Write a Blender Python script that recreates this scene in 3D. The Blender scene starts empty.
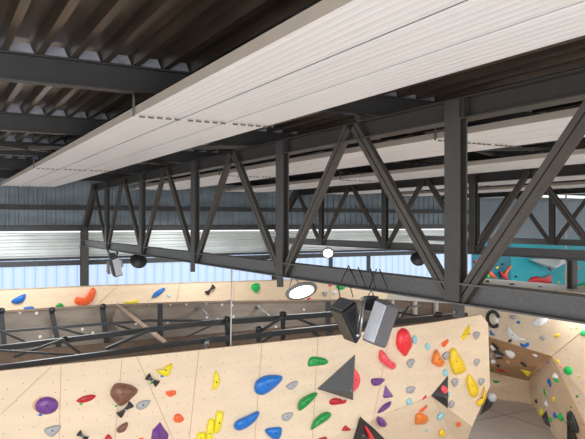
import bpy, math, random
from mathutils import Vector, Matrix
from mathutils.geometry import tessellate_polygon
random.seed(7)
S = bpy.context.scene
COL = S.collection

# ------------------------------------------------------------------ camera
CZ = 4.6            # eye height above the mats
FPX = 650.0
HOR = 222.5
TH = math.radians(29.1)
FW = Vector((math.sin(TH), math.cos(TH), 0))
RT = Vector((math.cos(TH), -math.sin(TH), 0))
UP = Vector((0, 0, 1))
EYE = Vector((0, 0, CZ))

cam_d = bpy.data.cameras.new('camera')
cam = bpy.data.objects.new('camera', cam_d)
COL.objects.link(cam)
cam.location = EYE
cam.rotation_euler = (math.radians(90), 0, -TH)
cam_d.sensor_width = 36
cam_d.lens = 36 * FPX / 585
cam_d.shift_y = (HOR - 219.5) / 585
cam_d.clip_end = 200
cam_d.clip_start = 0.05
S.camera = cam


def ray(px, py):
    return FW + RT * ((px - 292.5) / FPX) + UP * ((HOR - py) / FPX)


def atT(px, py, t):
    return EYE + ray(px, py) * t


def atY(px, py, Y):
    d = ray(px, py)
    return EYE + d * (Y / d.y)


def atX(px, py, X):
    d = ray(px, py)
    return EYE + d * (X / d.x)


def atZ(px, py, z):
    d = ray(px, py)
    return EYE + d * ((z - CZ) / d.z)


# ------------------------------------------------------------------ materials
def newmat(name):
    m = bpy.data.materials.new(name)
    m.use_nodes = True
    nt = m.node_tree
    b = nt.nodes['Principled BSDF']
    return m, nt, b


def lin(c):
    return tuple(((x / 255) / 12.92 if x / 255 <= .04045 else ((x / 255 + .055) / 1.055) ** 2.4) for x in c) + (1,)


def mat(name, rgb, rough=.5, metal=0.0, var=.12, scale=6.0, emit=None, est=0.0, stretch=(1, 1, 1), bump=0.0, spec=.5):
    m, nt, b = newmat(name)
    c = lin(rgb)
    b.inputs['Roughness'].default_value = rough
    b.inputs['Metallic'].default_value = metal
    b.inputs['Specular IOR Level'].default_value = spec
    geo = nt.nodes.new('ShaderNodeNewGeometry')
    mp = nt.nodes.new('ShaderNodeMapping')
    mp.inputs['Scale'].default_value = stretch
    nz = nt.nodes.new('ShaderNodeTexNoise')
    nz.inputs['Scale'].default_value = scale
    nz.inputs['Detail'].default_value = 4
    rp = nt.nodes.new('ShaderNodeValToRGB')
    rp.color_ramp.elements[0].position = .3
    rp.color_ramp.elements[1].position = .7
    rp.color_ramp.elements[0].color = tuple(max(0, x * (1 - var)) for x in c[:3]) + (1,)
    rp.color_ramp.elements[1].color = tuple(min(1, x * (1 + var)) for x in c[:3]) + (1,)
    nt.links.new(geo.outputs['Position'], mp.inputs['Vector'])
    nt.links.new(mp.outputs['Vector'], nz.inputs['Vector'])
    nt.links.new(nz.outputs['Fac'], rp.inputs['Fac'])
    nt.links.new(rp.outputs['Color'], b.inputs['Base Color'])
    if bump:
        bp = nt.nodes.new('ShaderNodeBump')
        bp.inputs['Strength'].default_value = bump
        bp.inputs['Distance'].default_value = .01
        nt.links.new(nz.outputs['Fac'], bp.inputs['Height'])
        nt.links.new(bp.outputs['Normal'], b.inputs['Normal'])
    if emit:
        b.inputs['Emission Color'].default_value = lin(emit)
        b.inputs['Emission Strength'].default_value = est
    return m


def plywood(name, rgb, dots=(95, 80, 65), spacing=.19, radius=.045, var=.05, rough=.6, thr2=None):
    """plywood with pale grain and drilled holes on a loose grid"""
    m = mat(name, rgb, rough, var=var, scale=1.6, stretch=(1, 1, 3.5), spec=.25)
    nt = m.node_tree
    b = nt.nodes['Principled BSDF']
    ramp = [n for n in nt.nodes if n.type == 'VALTORGB'][0]
    geo = [n for n in nt.nodes if n.type == 'NEW_GEOMETRY'][0]
    sep = nt.nodes.new('ShaderNodeSeparateXYZ')
    ad = nt.nodes.new('ShaderNodeMath'); ad.operation = 'MULTIPLY_ADD'; ad.inputs[1].default_value = -.55
    cmb = nt.nodes.new('ShaderNodeCombineXYZ')
    vo = nt.nodes.new('ShaderNodeTexVoronoi'); vo.voronoi_dimensions = '2D'
    vo.inputs['Scale'].default_value = 1 / spacing
    vo.inputs['Randomness'].default_value = .55
    lt = nt.nodes.new('ShaderNodeMath'); lt.operation = 'LESS_THAN'; lt.inputs[1].default_value = radius
    mx = nt.nodes.new('ShaderNodeMix'); mx.data_type = 'RGBA'
    nt.links.new(geo.outputs['Position'], sep.inputs[0])
    nt.links.new(sep.outputs['Y'], ad.inputs[0]); nt.links.new(sep.outputs['X'], ad.inputs[2])
    nt.links.new(ad.outputs[0], cmb.inputs['X']); nt.links.new(sep.outputs['Z'], cmb.inputs['Y'])
    nt.links.new(cmb.outputs[0], vo.inputs['Vector'])
    nt.links.new(vo.outputs['Distance'], lt.inputs[0])
    nt.links.new(lt.outputs[0], mx.inputs['Factor'])
    nt.links.new(ramp.outputs['Color'], mx.inputs['A'])
    mx.inputs['B'].default_value = lin(dots)
    nt.links.new(mx.outputs['Result'], b.inputs['Base Color'])
    return m


def window_mat():
    m, nt, b = newmat('backlit_polycarbonate')
    geo = nt.nodes.new('ShaderNodeNewGeometry')
    sep = nt.nodes.new('ShaderNodeSeparateXYZ')
    dv = nt.nodes.new('ShaderNodeMath'); dv.operation = 'MULTIPLY'; dv.inputs[1].default_value = 1 / .305
    fr = nt.nodes.new('ShaderNodeMath'); fr.operation = 'FRACT'
    rp = nt.nodes.new('ShaderNodeValToRGB')
    e = rp.color_ramp.elements
    e[0].position = 0; e[0].color = lin((90, 180, 238))
    e[1].position = 1; e[1].color = lin((120, 190, 240))
    a = e.new(.05); a.color = lin((202, 224, 253))
    a = e.new(.5); a.color = lin((218, 234, 254))
    a = e.new(.95); a.color = lin((202, 224, 253))
    nt.links.new(geo.outputs['Position'], sep.inputs[0]); nt.links.new(sep.outputs['X'], dv.inputs[0])
    nt.links.new(dv.outputs[0], fr.inputs[0]); nt.links.new(fr.outputs[0], rp.inputs['Fac'])
    nt.links.new(rp.outputs['Color'], b.inputs['Emission Color'])
    b.inputs['Emission Strength'].default_value = .95
    b.inputs['Base Color'].default_value = lin((70, 90, 110))
    b.inputs['Roughness'].default_value = .3
    return m


def mat_floor():
    m = mat('grey_mat_vinyl', (186, 176, 168), .7, var=.06, scale=2)
    return m


M = {
    'steel': mat('dark_painted_steel', (68, 65, 62), .42, .15, .10, 9, bump=.12),
    'steel_lit': mat('dark_steel_diagonals', (76, 70, 64), .42, .15, .10, 9),  # lit copy of the truss steel, light put into the colour
    'steel_roof': mat('roof_beam_steel', (50, 49, 49), .45, .1, .08, 5),
    'frame': mat('frame_steel', (66, 68, 70), .4, .3, .15, 8),
    'chord_low': mat('lower_chord_steel', (94, 93, 93), .45, .1, .12, 25, bump=.15),  # lighter steel copy: light on the bottom chord is in the colour
    'chord_top': mat('upper_chord_steel', (58, 54, 50), .42, .1, .08, 9),
    'interior': mat('painted_shade_brown', (98, 80, 66), .8, 0, .2),
    'galv': mat('galvanised_steel', (165, 168, 168), .35, .7, .1, 20),
    'chain': mat('chain_steel', (120, 118, 112), .4, .6, .1, 20),
    'deck': mat('roof_deck_sheet', (88, 76, 64), .28, .65, .5, 1.6, stretch=(6, .4, 6)),
    'deckgap': mat('deck_closure', (118, 120, 130), .4, .1, .35, 7, emit=(150, 158, 175), est=.04),  # faint added glow stands in for light caught by the closures
    'panel': mat('radiant_panel_white', (250, 249, 249), .42, 0, .035, 2.0, stretch=(8, .3, 8)),
    'panelside': mat('radiant_panel_edge', (176, 164, 152), .5, 0, .05, 3),
    'groove': mat('radiant_panel_groove', (84, 78, 72), .6, 0, .05, 3),
    'sheetblue': mat('blue_grey_sheet', (134, 148, 157), .45, .2, .25, .9, stretch=(1, 1, 3)),
    'sheetlight': mat('pale_horizontal_sheet', (214, 220, 218), .38, .25, .12, 1.1),
    'greywall': mat('smooth_grey_wall', (128, 142, 150), .5, 0, .08, 1),
    'dark': mat('dark_wall_beam', (70, 70, 72), .5, .1, .15, 6),
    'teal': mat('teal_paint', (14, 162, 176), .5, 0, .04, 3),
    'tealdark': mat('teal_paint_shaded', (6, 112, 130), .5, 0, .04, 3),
    'whitepaint': mat('white_paint', (232, 232, 230), .5, 0, .03, 3),
    'ply': plywood('birch_plywood', (226, 205, 178), radius=.034, dots=(140, 118, 98), spacing=.19),
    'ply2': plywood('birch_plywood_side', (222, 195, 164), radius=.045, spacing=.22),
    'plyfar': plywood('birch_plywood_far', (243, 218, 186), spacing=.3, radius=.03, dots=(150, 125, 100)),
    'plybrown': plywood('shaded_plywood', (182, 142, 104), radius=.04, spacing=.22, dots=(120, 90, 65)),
    'plyrear': plywood('rear_of_plywood', (140, 128, 116), dots=(225, 223, 219), spacing=.42, radius=.075, var=.2),
    'seam': mat('plywood_seam', (196, 160, 124), .7, 0, .05),
    'timber': mat('pale_timber', (228, 222, 212), .6, 0, .05),
    'brownboard': mat('brown_board', (150, 128, 110), .7, 0, .15),
    'window': window_mat(),
    'mullion': mat('window_mullion', (58, 66, 74), .5, 0, .1),
    'floor': mat_floor(),
    'matseam': mat('mat_seam', (120, 112, 108), .8, 0, .05),
    'black': mat('black_plastic', (34, 34, 36), .42, 0, .2, 15),
    'hblack': mat('hold_black', (44, 45, 48), .5, 0, .25, 30),
    'hgraph': mat('hold_graphite', (98, 100, 104), .75, 0, .25, 60),
    'spkgrey': mat('speaker_grille_grey', (104, 104, 108), .6, 0, .12, 60),
    'spklight': mat('speaker_side_silver', (205, 208, 216), .4, .1, .05, 20),
    'lamp': mat('lamp_glow', (255, 255, 255), .5, 0, 0, 1, emit=(255, 253, 248), est=4),
    'lamprim': mat('lamp_rim', (118, 118, 116), .5, .1, .05),
    'red': mat('hold_red', (236, 52, 60), .32, 0, .06, 12),
    'crimson': mat('hold_crimson', (190, 34, 44), .32, 0, .08, 12),
    'pink': mat('hold_coral', (244, 84, 96), .32, 0, .06, 12),
    'orange': mat('hold_orange', (246, 104, 52), .32, 0, .08, 12),
    'orange2': mat('hold_amber', (236, 132, 56), .32, 0, .08, 12),
    'yellow': mat('hold_yellow', (236, 218, 44), .32, 0, .06, 12),
    'gold': mat('hold_golden', (240, 204, 50), .32, 0, .06, 12),
    'green': mat('hold_green', (26, 148, 68), .32, 0, .08, 12),
    'lime': mat('hold_lime', (30, 190, 90), .32, 0, .08, 12),
    'blue': mat('hold_blue', (30, 112, 198), .32, 0, .08, 12),
    'sky': mat('hold_light_blue', (150, 208, 220), .5, 0, .06, 12),
    'purple': mat('hold_purple', (112, 62, 138), .32, 0, .08, 12),
    'grey': mat('hold_grey', (168, 168, 172), .55, 0, .08, 25),
    'white': mat('hold_white', (238, 238, 240), .5, 0, .03, 12),
    'brown': mat('hold_brown', (124, 84, 70), .4, 0, .15, 12),
    'beige': mat('hold_backing_wood', (205, 168, 128), .6, 0, .05, 12),
    'rope': mat('pale_rope', (205, 200, 190), .7, 0, .05),
}


# ------------------------------------------------------------------ mesh builder
class MB:
    def __init__(s):
        s.v = []; s.f = []; s.m = []; s.sm = []

    def add(s, vs, fs, mi=0, smooth=False):
        n = len(s.v)
        s.v += [Vector(p) for p in vs]
        for f in fs:
            s.f.append([i + n for i in f]); s.m.append(mi); s.sm.append(smooth)

    def hexa(s, b, t, mi=0):
        """b, t: two quads of 4 points each"""
        s.add(list(b) + list(t), [(3, 2, 1, 0), (4, 5, 6, 7), (0, 1, 5, 4), (1, 2, 6, 5), (2, 3, 7, 6), (3, 0, 4, 7)], mi)

    def box(s, x0, x1, y0, y1, z0, z1, mi=0):
        s.hexa([(x0, y0, z0), (x1, y0, z0), (x1, y1, z0), (x0, y1, z0)], [(x0, y0, z1), (x1, y0, z1), (x1, y1, z1), (x0, y1, z1)], mi)

    def bar(s, p0, p1, a, wa, wb, mi=0, off=(0, 0)):
        """rectangular bar p0->p1; a = direction of width wa, other axis wb, off = shift along those axes"""
        p0 = Vector(p0); p1 = Vector(p1)
        d = (p1 - p0).normalized()
        a = Vector(a); a = (a - d * a.dot(d)).normalized(); b = d.cross(a)
        o = a * off[0] + b * off[1]
        q = [(-1, -1), (1, -1), (1, 1), (-1, 1)]
        s.hexa([p0 + o + a * (i * wa / 2) + b * (j * wb / 2) for i, j in q], [p1 + o + a * (i * wa / 2) + b * (j * wb / 2) for i, j in q], mi)

    def ibeam(s, p0, p1, up, h, w, tf=.014, tw=.012, mi=0):
        s.bar(p0, p1, up, h - 2 * tf, tw, mi)
        s.bar(p0, p1, up, tf, w, mi, (h / 2 - tf / 2, 0))
        s.bar(p0, p1, up, tf, w, mi, (-h / 2 + tf / 2, 0))

    def tube(s, pts, r, n=8, mi=0, closed=False):
        pts = [Vector(p) for p in pts]
        rings = []
        N = len(pts)
        for i, p in enumerate(pts):
            if closed:
                d = (pts[(i + 1) % N] - pts[i - 1]).normalized()
            else:
                d = (pts[min(i + 1, N - 1)] - pts[max(i - 1, 0)]).normalized()
            a = d.cross(Vector((0, 0, 1)))
            if a.length < .05: a = d.cross(Vector((1, 0, 0)))
            a.normalize(); b = d.cross(a)
            rings.append([p + a * (r * math.cos(2 * math.pi * k / n)) + b * (r * math.sin(2 * math.pi * k / n)) for k in range(n)])
        vs = [q for rg in rings for q in rg]; fs = []
        R = N if closed else N - 1
        for i in range(R):
            for k in range(n):
                j = (i + 1) % N
                fs.append((i * n + k, i * n + (k + 1) % n, j * n + (k + 1) % n, j * n + k))
        if not closed:
            fs.append(tuple(range(n))[::-1]); fs.append(tuple((N - 1) * n + k for k in range(n)))
        s.add(vs, fs, mi, True)

    def lathe(s, c, axis, prof, n=24, mi=0, smooth=True):
        """prof: list of (r, h) along axis"""
        c = Vector(c); ax = Vector(axis).normalized()
        a = ax.cross(Vector((0, 0, 1)))
        if a.length < .05: a = ax.cross(Vector((1, 0, 0)))
        a.normalize(); b = ax.cross(a)
        vs = []; fs = []
        for r, h in prof:
            for k in range(n):
                vs.append(c + ax * h + (a * math.cos(2 * math.pi * k / n) + b * math.sin(2 * math.pi * k / n)) * max(r, 1e-4))
        for i in range(len(prof) - 1):
            for k in range(n):
                fs.append((i * n + k, i * n + (k + 1) % n, (i + 1) * n + (k + 1) % n, (i + 1) * n + k))
        s.add(vs, fs, mi, smooth)

    def poly(s, pts, mi=0):
        pts = [Vector(p) for p in pts]
        s.add(pts, [tuple(t) for t in tessellate_polygon([pts])], mi)

    def build(s, name, mats, parent=None, solid=0, soff=-1):
        me = bpy.data.meshes.new(name)
        org = Vector((0, 0, 0))
        p = parent
        while p is not None:
            org += p.location; p = p.parent
        me.from_pydata([tuple(q - org) for q in s.v], [], s.f)
        if not isinstance(mats, (list, tuple)): mats = [mats]
        for q in mats: me.materials.append(q)
        for i, pl in enumerate(me.polygons):
            pl.material_index = s.m[i]; pl.use_smooth = s.sm[i]
        me.validate(); me.update()
        o = bpy.data.objects.new(name, me)
        COL.objects.link(o)
        if parent: o.parent = parent
        if solid:
            md = o.modifiers.new('thickness', 'SOLIDIFY'); md.thickness = solid; md.offset = soff
        return o


def recalc(o):
    import bmesh
    bm = bmesh.new(); bm.from_mesh(o.data)
    bmesh.ops.recalc_face_normals(bm, faces=bm.faces)
    bm.to_mesh(o.data); bm.free()


def tag(o, label, cat, group=None, kind=None):
    if label: o['label'] = label
    if cat: o['category'] = cat
    if group: o['group'] = group
    if kind: o['kind'] = kind
    return o


def thing(name, loc, label, cat, group=None):
    o = bpy.data.objects.new(name, None)
    COL.objects.link(o); o.location = loc; o.empty_display_size = .1
    return tag(o, label, cat, group)


def struct(name, mb, m, **k):
    o = mb.build(name, m, **k); o['kind'] = 'structure'
    return o


# ------------------------------------------------------------------ roof deck, floor
X0, X1 = -5.0, 34.0
YF = 20.8
mb = MB()
pitch = .275
x = X0
prof = []
while x < X1:
    prof += [(x, 1.42), (x + .062, 1.42), (x + .085, 1.525), (x + .252, 1.525)]
    x += pitch
vs = [Vector((a, -3.5, CZ + b)) for a, b in prof] + [Vector((a, YF + .2, CZ + b)) for a, b in prof]
n = len(prof)
mb.add(vs, [(i, i + 1, n + i + 1, n + i) for i in range(n - 1)])
ceil = struct('ceiling', mb, M['deck'])

mb = MB()
mb.box(X0 - 3, X1, -6, YF + .3, -.2, 0)
for i in range(12):
    yy = 1.1 + i * 2.0
    mb.box(X0, X1, yy, yy + .02, 0, .003, 1)
for i in range(18):
    xx = -4 + i * 2.0
    mb.box(xx, xx + .02, -5, YF, 0, .003, 1)
struct('floor', mb, [M['floor'], M['matseam']])

# closure pieces seated in the deck ribs above every roof beam (part of the ceiling)
BY = [2.63, 5.88, 9.13, 12.38, 15.63, 18.88]
for by in BY:
    mb = MB()
    x = X0
    while x < X1 - 1:
        if x > -1.5:
            mb.hexa([(x + .072, by - .03, CZ + 1.419), (x + .265, by - .03, CZ + 1.419), (x + .265, by + .0, CZ + 1.419), (x + .072, by + .0, CZ + 1.419)],
                    [(x + .095, by - .045, CZ + 1.50), (x + .225, by - .045, CZ + 1.50), (x + .225, by - .015, CZ + 1.50), (x + .095, by - .015, CZ + 1.50)])
        x += pitch
    o = mb.build('closure_strip', M['deckgap'], ceil)
    o['kind'] = 'structure'

# ------------------------------------------------------------------ far wall
XR = 20.15
mb = MB()


def vcorr(mb, xa, xb, y, z0, z1, p=.26, d=.035, lean=0.0, mi=0):
    pr = []; x = xa
    while x < xb:
        pr += [(x, 0), (x + p * .55, 0), (x + p * .62, d), (x + p * .93, d)]
        x += p
    vs = [Vector((a, y - b, z0)) for a, b in pr] + [Vector((a, y - b - lean, z1)) for a, b in pr]
    n = len(pr)
    mb.add(vs, [(i, i + 1, n + i + 1, n + i) for i in range(n - 1)], mi)


def hcorr(mb, xa, xb, y, z0, z1, p=.2, d=.03, mi=0):
    pr = []; z = z0
    while z < z1 - .01:
        pr += [(z, 0), (z + p * .45, 0), (z + p * .6, d), (z + p * .88, d)]
        z += p
    pr = [q for q in pr if q[0] <= z1]
    vs = [Vector((xa, y - b, a)) for a, b in pr] + [Vector((xb, y - b, a)) for a, b in pr]
    n = len(pr)
    mb.add(vs, [(i, i + 1, n + i + 1, n + i) for i in range(n - 1)], mi)


vcorr(mb, X0, XR, YF, CZ + .45, CZ + 1.6, lean=.0)
vcorr(mb, X0, XR, YF, CZ - .2, CZ + .42, lean=.0)
hcorr(mb, X0, XR, YF, CZ - 1.12, CZ - .22, p=.205, mi=1)
mb.box(X0, XR, YF + .02, YF + .1, CZ - 1.32, CZ - 1.08, 2)
mb.box(X0, XR, YF, YF + .1, 0, CZ - 2.4, 2)
struct('wall_back', mb, [M['sheetblue'], M['sheetlight'], M['dark']])

mb = MB()
mb.box(X0, XR, YF - .16, YF - .04, CZ + .38, CZ + .53)
struct('trim_1', mb, M['dark'])
mb = MB()
mb.box(X0, XR, YF - .22, YF - .04, CZ - .26, CZ - .08)
struct('trim_2', mb, M['dark'])
mb = MB()
mb.box(X0, XR, YF - .14, YF + .02, CZ - 1.31, CZ - 1.16)
mb.tube([(X0, YF - .1, CZ - 1.09), (XR, YF - .1, CZ - 1.09)], .035, 8)
struct('trim_3', mb, M['dark'])
mb = MB()
mb.box(X0, XR + 1.3, YF + .02, YF + .06, CZ - 2.4, CZ - .84)
w = struct('window_1', mb, M['window'])
mb = MB()
for xx in (13.15, 14.9):
    mb.box(xx, xx + .14, YF - .06, YF + .02, CZ - 2.4, CZ - 1.3)
w2 = mb.build('mullion', M['mullion'], w); w2['kind'] = 'structure'

# smooth grey wall above and teal climbing wall at the far right
mb = MB()
pts = [(YF - .02, -.86), (YF - .02, .85), (YF - .10, 1.0), (YF - .30, 1.10), (YF - .55, 1.14)]
vs = []
for xx in (XR, X1):
    vs += [Vector((xx, a, CZ + b)) for a, b in pts]
k = len(pts)
mb.add(vs, [(i, i + 1, k + i + 1, k + i) for i in range(k - 1)], 0, True)
struct('wall_back_right', mb, M['greywall'])

tc = atY(519, 285, YF - .6)
teal = thing('teal_climbing_wall', (24, YF - .3, 0), 'teal painted climbing wall at far right beneath the grey wall, in two facets', 'climbing wall')
mb = MB()
a0 = atY(470, 240, YF - .05); a1 = atY(519, 240, YF + .0)
zt = CZ - .86
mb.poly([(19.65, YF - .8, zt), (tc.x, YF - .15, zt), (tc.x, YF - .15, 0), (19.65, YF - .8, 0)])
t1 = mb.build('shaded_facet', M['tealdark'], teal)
mb = MB()
mb.poly([(tc.x, YF - .15, zt), (X1, YF - .35, zt), (X1, YF - .35, 0), (tc.x, YF - .15, 0)])
t2 = mb.build('main_facet', M['teal'], teal)
mb = MB()
q = [atY(529, 259, YF - .35), atY(563, 258, YF - .35), atY(568, 262, YF - .35), atY(556, 268, YF - 1.0), ]
mb.poly([q[0], q[1], q[3]]); mb.poly([q[1], q[2], q[3]])
mb.poly([q[0], q[3], q[3] + Vector((0, .6, .02)), q[0] + Vector((0, .1, 0))])
t3 = mb.build('white_volume', M['whitepaint'], teal)
for o in (t1, t2): recalc(o)

# ------------------------------------------------------------------ steel trusses
PY = [-2.2, 1.05, 4.31, 7.55, 10.78, 14.03, 17.28]


def truss(X, label):
    root = thing('steel_truss', (X + .09, 20.4, CZ + .9), label, 'truss', 'long steel lattice trusses under the roof')
    xc = X + .09
    ys, ye = -3.2, 20.5
    mb = MB(); mb.ibeam((xc, ys, CZ + .99), (xc, 19.15, CZ + .99), (0, 0, 1), .19, .18)
    mb.build('top_chord', M['chord_top'], root)
    mb = MB(); mb.ibeam((xc, ys, CZ - .619), (xc, ye, CZ - .619), (0, 0, 1), .188, .18)
    mb.build('bottom_chord', M['chord_low'], root)
    for y in PY:
        mb = MB()
        z0, z1 = CZ - .69, CZ + 1.07
        # channel post: face towards the viewer, web and rear flange
        mb.bar((X + .006, y, z0), (X + .006, y, z1), (0, 1, 0), .185, .016)
        mb.bar((X + .05, y, z0), (X + .05, y, z1), (0, 1, 0), .014, .09)
        mb.bar((X + .09, y, z0), (X + .09, y, z1), (0, 1, 0), .185, .016)
        mb.build('vertical_post', M['steel'], root)
        mb = MB()
        mb.box(X + .012, X + .075, y - .135, y - .10, CZ + .895, CZ + 1.075)
        mb.build('gusset_plate', M['steel_roof'], root)
        for sgn in (-1, 1):
            if y + sgn * 1.6 > 20.3 or y + sgn * 1.6 < ys: continue
            p0 = Vector((X + .03, y + sgn * .07, CZ - .66)); p1 = Vector((X + .03, y + sgn * 1.56, CZ + 1.06))
            d = (p1 - p0).normalized(); a = Vector((1, 0, 0)).cross(d)
            mb = MB()
            for s2 in (-1, 1):
                mb.bar(p0, p1, a, .056, .010, 0, (s2 * .036, 0))
                mb.bar(p0, p1, a, .008, .05, 0, (s2 * .060, .028))
                mb.bar(p0, p1, a, .006, .05, 0, (s2 * .011, .028))
            mb.build('diagonal_brace', M['steel_lit'], root)
    return root


T1 = truss(4.0, 'nearest steel lattice truss, running from right foreground to the back left')
T2 = truss(10.6, 'second steel lattice truss, seen behind the nearest one at middle right')
T3 = truss(17.2, 'farthest steel lattice truss, in front of the grey wall at far right')

# short bracket under the near post, and column ends
mb = MB()
p = atX(458.5, 305, 4.09)
mb.box(4.05, 4.13, p.y - .035, p.y + .035, CZ - .84, CZ - .705)
mb.lathe((4.045, p.y, CZ - .79), (-1, 0, 0), [(.0, .0), (.012, .0), (.012, .01), (0, .01)], 10, 1)
mb.build('stub_bracket', [M['steel'], M['galv']], T1)
p = atX(280.5, 282, 4.09)
mb = MB(); mb.box(4.05, 4.12, p.y - .03, p.y + .03, CZ - .86, CZ - .705); mb.build('stub_bracket', M['steel'], T1)
p = atX(193, 265, 4.09)
mb = MB(); mb.box(4.05, 4.12, p.y - .03, p.y + .03, CZ - .88, CZ - .705); mb.build('stub_bracket', M['steel'], T1)


def column(x, y, z0, z1, w, label):
    r = thing('steel_column', (x, y, z0), label, 'column', 'steel columns under the trusses')
    mb = MB(); mb.ibeam((x, y, z0), (x, y, z1), (0, 1, 0), w, w, .016, .016)
    mb.build('shaft', M['steel'], r)
    mb = MB(); mb.box(x - w * .8, x + w * .8, y - w * .8, y + w * .8, z0, z0 + .025)
    mb.build('base_plate', M['steel'], r)
    mb = MB(); mb.box(x - w * .6, x + w * .6, y - w * .6, y + w * .6, z1 - .025, z1)
    mb.build('cap_plate', M['steel'], r)


column(4.09, 20.38, 0, CZ - .71, .22, 'dark steel column under the far left end of the nearest truss')
cq = atX(572, 262, 10.69)
column(10.69, cq.y, 0, CZ - .71, .13, 'dark steel column beneath the second truss, in front of the teal wall')
column(10.69, 20.45, 0, CZ - .71, .2, 'dark steel column under the second truss against the blue windows')
# upper end frame of the nearest truss at the wall (dark stub)
mb = MB()
mb.ibeam((4.09, 20.40, CZ - .25), (4.09, 18.86, CZ + 1.06), (1, 0, 0), .16, .2)
mb.build('diagonal_brace', M['steel_lit'], T1)
mb = MB(); mb.ibeam((4.09, 20.38, CZ - .7), (4.09, 20.38, CZ - .1), (0, 1, 0), .22, .2)
mb.build('end_post', M['steel'], T1)
mb = MB(); mb.ibeam((10.69, 20.40, CZ - .25), (10.69, 18.86, CZ + 1.06), (1, 0, 0), .16, .2); mb.build('diagonal_brace', M['steel_lit'], T2)

# ------------------------------------------------------------------ roof beams
ordn = ['steel roof beam nearest the viewer, mostly hidden above the white ceiling panels',
        'thick dark steel roof beam crossing the upper left corner',
        'second dark steel roof beam below the thick one at the left edge',
        'third dark steel roof beam at the left edge, above the white panels end',
        'fourth dark steel roof beam at the left, close to the back wall',
        'thin dark steel roof beam right against the back wall']
for by, lb in zip(BY, ordn):
    mb = MB()
    mb.ibeam((X0, by, CZ + 1.30), (X1, by, CZ + 1.30), (0, 0, 1), .235, .12, .016, .012)
    o = mb.build('roof_beam', M['steel_roof'])
    tag(o, lb, 'beam', 'cross beams carrying the roof deck')

# flat wind bracing in the roof plane
br = [((-1.5, 9.13), (4.09, 12.38), 'flat steel bracing bar in the roof between the second and third beams at left'),
      ((4.09, 9.13), (-1.5, 12.4), 'crossing flat steel bracing bar in the roof at the far left'),
      ((4.09, 5.88), (10.69, 9.13), 'flat steel bracing bar fanning right from the near truss top'),
      ((4.09, 9.13), (10.69, 5.88), 'flat steel bracing bar crossing the bay behind the near truss')
      ]
for (a, b, lb) in br:
    mb = MB()
    mb.bar((a[0], a[1], CZ + 1.15), (b[0], b[1], CZ + 1.15), (0, 0, 1), .05, .07)
    tag(mb.build('roof_brace', M['steel']), lb, 'brace', 'flat bracing bars in the roof')

# small struts hanging the second panel line, gusset plates on truss top
mb = MB()

# ------------------------------------------------------------------ radiant ceiling panels
def strip(mb, xa, xb, ya, yb, z):
    pr = []
    pr.append((xa, .045)); pr.append((xa, .0))
    nrib = 6
    w = (xb - xa - .024) / nrib
    for i in range(nrib):
        c = xa + .012 + w * i
        pr += [(c, 0.0), (c + w * .22, .0), (c + w * .34, -.0010), (c + w * .5, -.0018), (c + w * .66, -.0010), (c + w * .78, .0)]
    pr += [(xb - .012, .0), (xb, .0), (xb, .045)]
    vs = [Vector((a, ya, z + b)) for a, b in pr] + [Vector((a, yb, z + b)) for a, b in pr]
    n = len(pr)
    mb.add(vs, [(i, i + 1, n + i + 1, n + i) for i in range(n - 1)], 0, False)
    mb.add([(xa, ya, z + .045), (xb, ya, z + .045), (xb, yb, z + .045), (xa, yb, z + .045)], [(0, 1, 2, 3)])
    mb.box(xa + .003, xb - .003, yb - .004, yb, z, z + .045)
    # end pipe stubs
    for i in range(nrib):
        c = xa + .012 + w * (i + .5)
        mb.tube([(c, yb - .01, z + .012), (c, yb + .05, z + .012)], .009, 6)


def panel(xl, label, ya=-3.0, yb=19.5, z=CZ + 1.0, rails=(5.95, 12.6, 19.0)):
    root = thing('radiant_ceiling_panel', (xl + .69, yb, z), label, 'ceiling panel', 'long white radiant heating panels hung below the roof')
    W = .435; G = .0375
    for i in range(3):
        mb = MB(); strip(mb, xl + .012 + i * (W + G), xl + .012 + i * (W + G) + W, ya, yb, z)
        mb.build('panel_strip', M['panel'], root)
    mb = MB()
    for i in range(2):
        x0 = xl + .012 + (i + 1) * W + i * G
        mb.box(x0 + .001, x0 + G - .001, ya, yb - .01, z + .012, z + .03)
    mb.build('joint_cover', M['groove'], root)
    for s_, xx in ((0, xl), (1, xl + 3 * W + 2 * G + .013)):
        mb = MB(); mb.box(xx, xx + .011, ya, yb, z + .002, z + .075)
        mb.build('side_flange', M['panelside'], root)
    for ry in rails:
        mb = MB()
        # hooked clips pulled across the joints on the underside
        for i in range(3):
            for j in range(5):
                x0 = xl + .03 + i * (W + G) + j * .085 + .0
                mb.tube([(x0, ry - .004, z - .016), (x0 + .05, ry - .004, z - .020), (x0 + .062, ry + .018, z - .018), (x0 + .012, ry + .018, z - .018)], .0075, 6, 0, True)
        mb.build('clip_row', M['chain'], root)
        for xx in (xl - .02, xl + 1.42):
            mb = MB()
            zz = z + .03
            mb.box(xx - .009, xx + .009, ry - .008, ry + .008, zz - .05, zz + .11)
            hg = mb.build('hanger', M['chain'], root)
            mb = MB()
            k = 0; zc = zz + .11
            while zc < CZ + 1.40:
                if k % 2: ring = [(xx + .008 * math.cos(a), ry, zc + .017 + .017 * math.sin(a)) for a in [i * math.pi / 4 for i in range(8)]]
                else: ring = [(xx, ry + .008 * math.cos(a), zc + .017 + .017 * math.sin(a)) for a in [i * math.pi / 4 for i in range(8)]]
                mb.tube(ring, .0032, 5, 0, True)
                zc += .025; k += 1
            mb.build('chain', M['chain'], hg)
    return root


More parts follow.
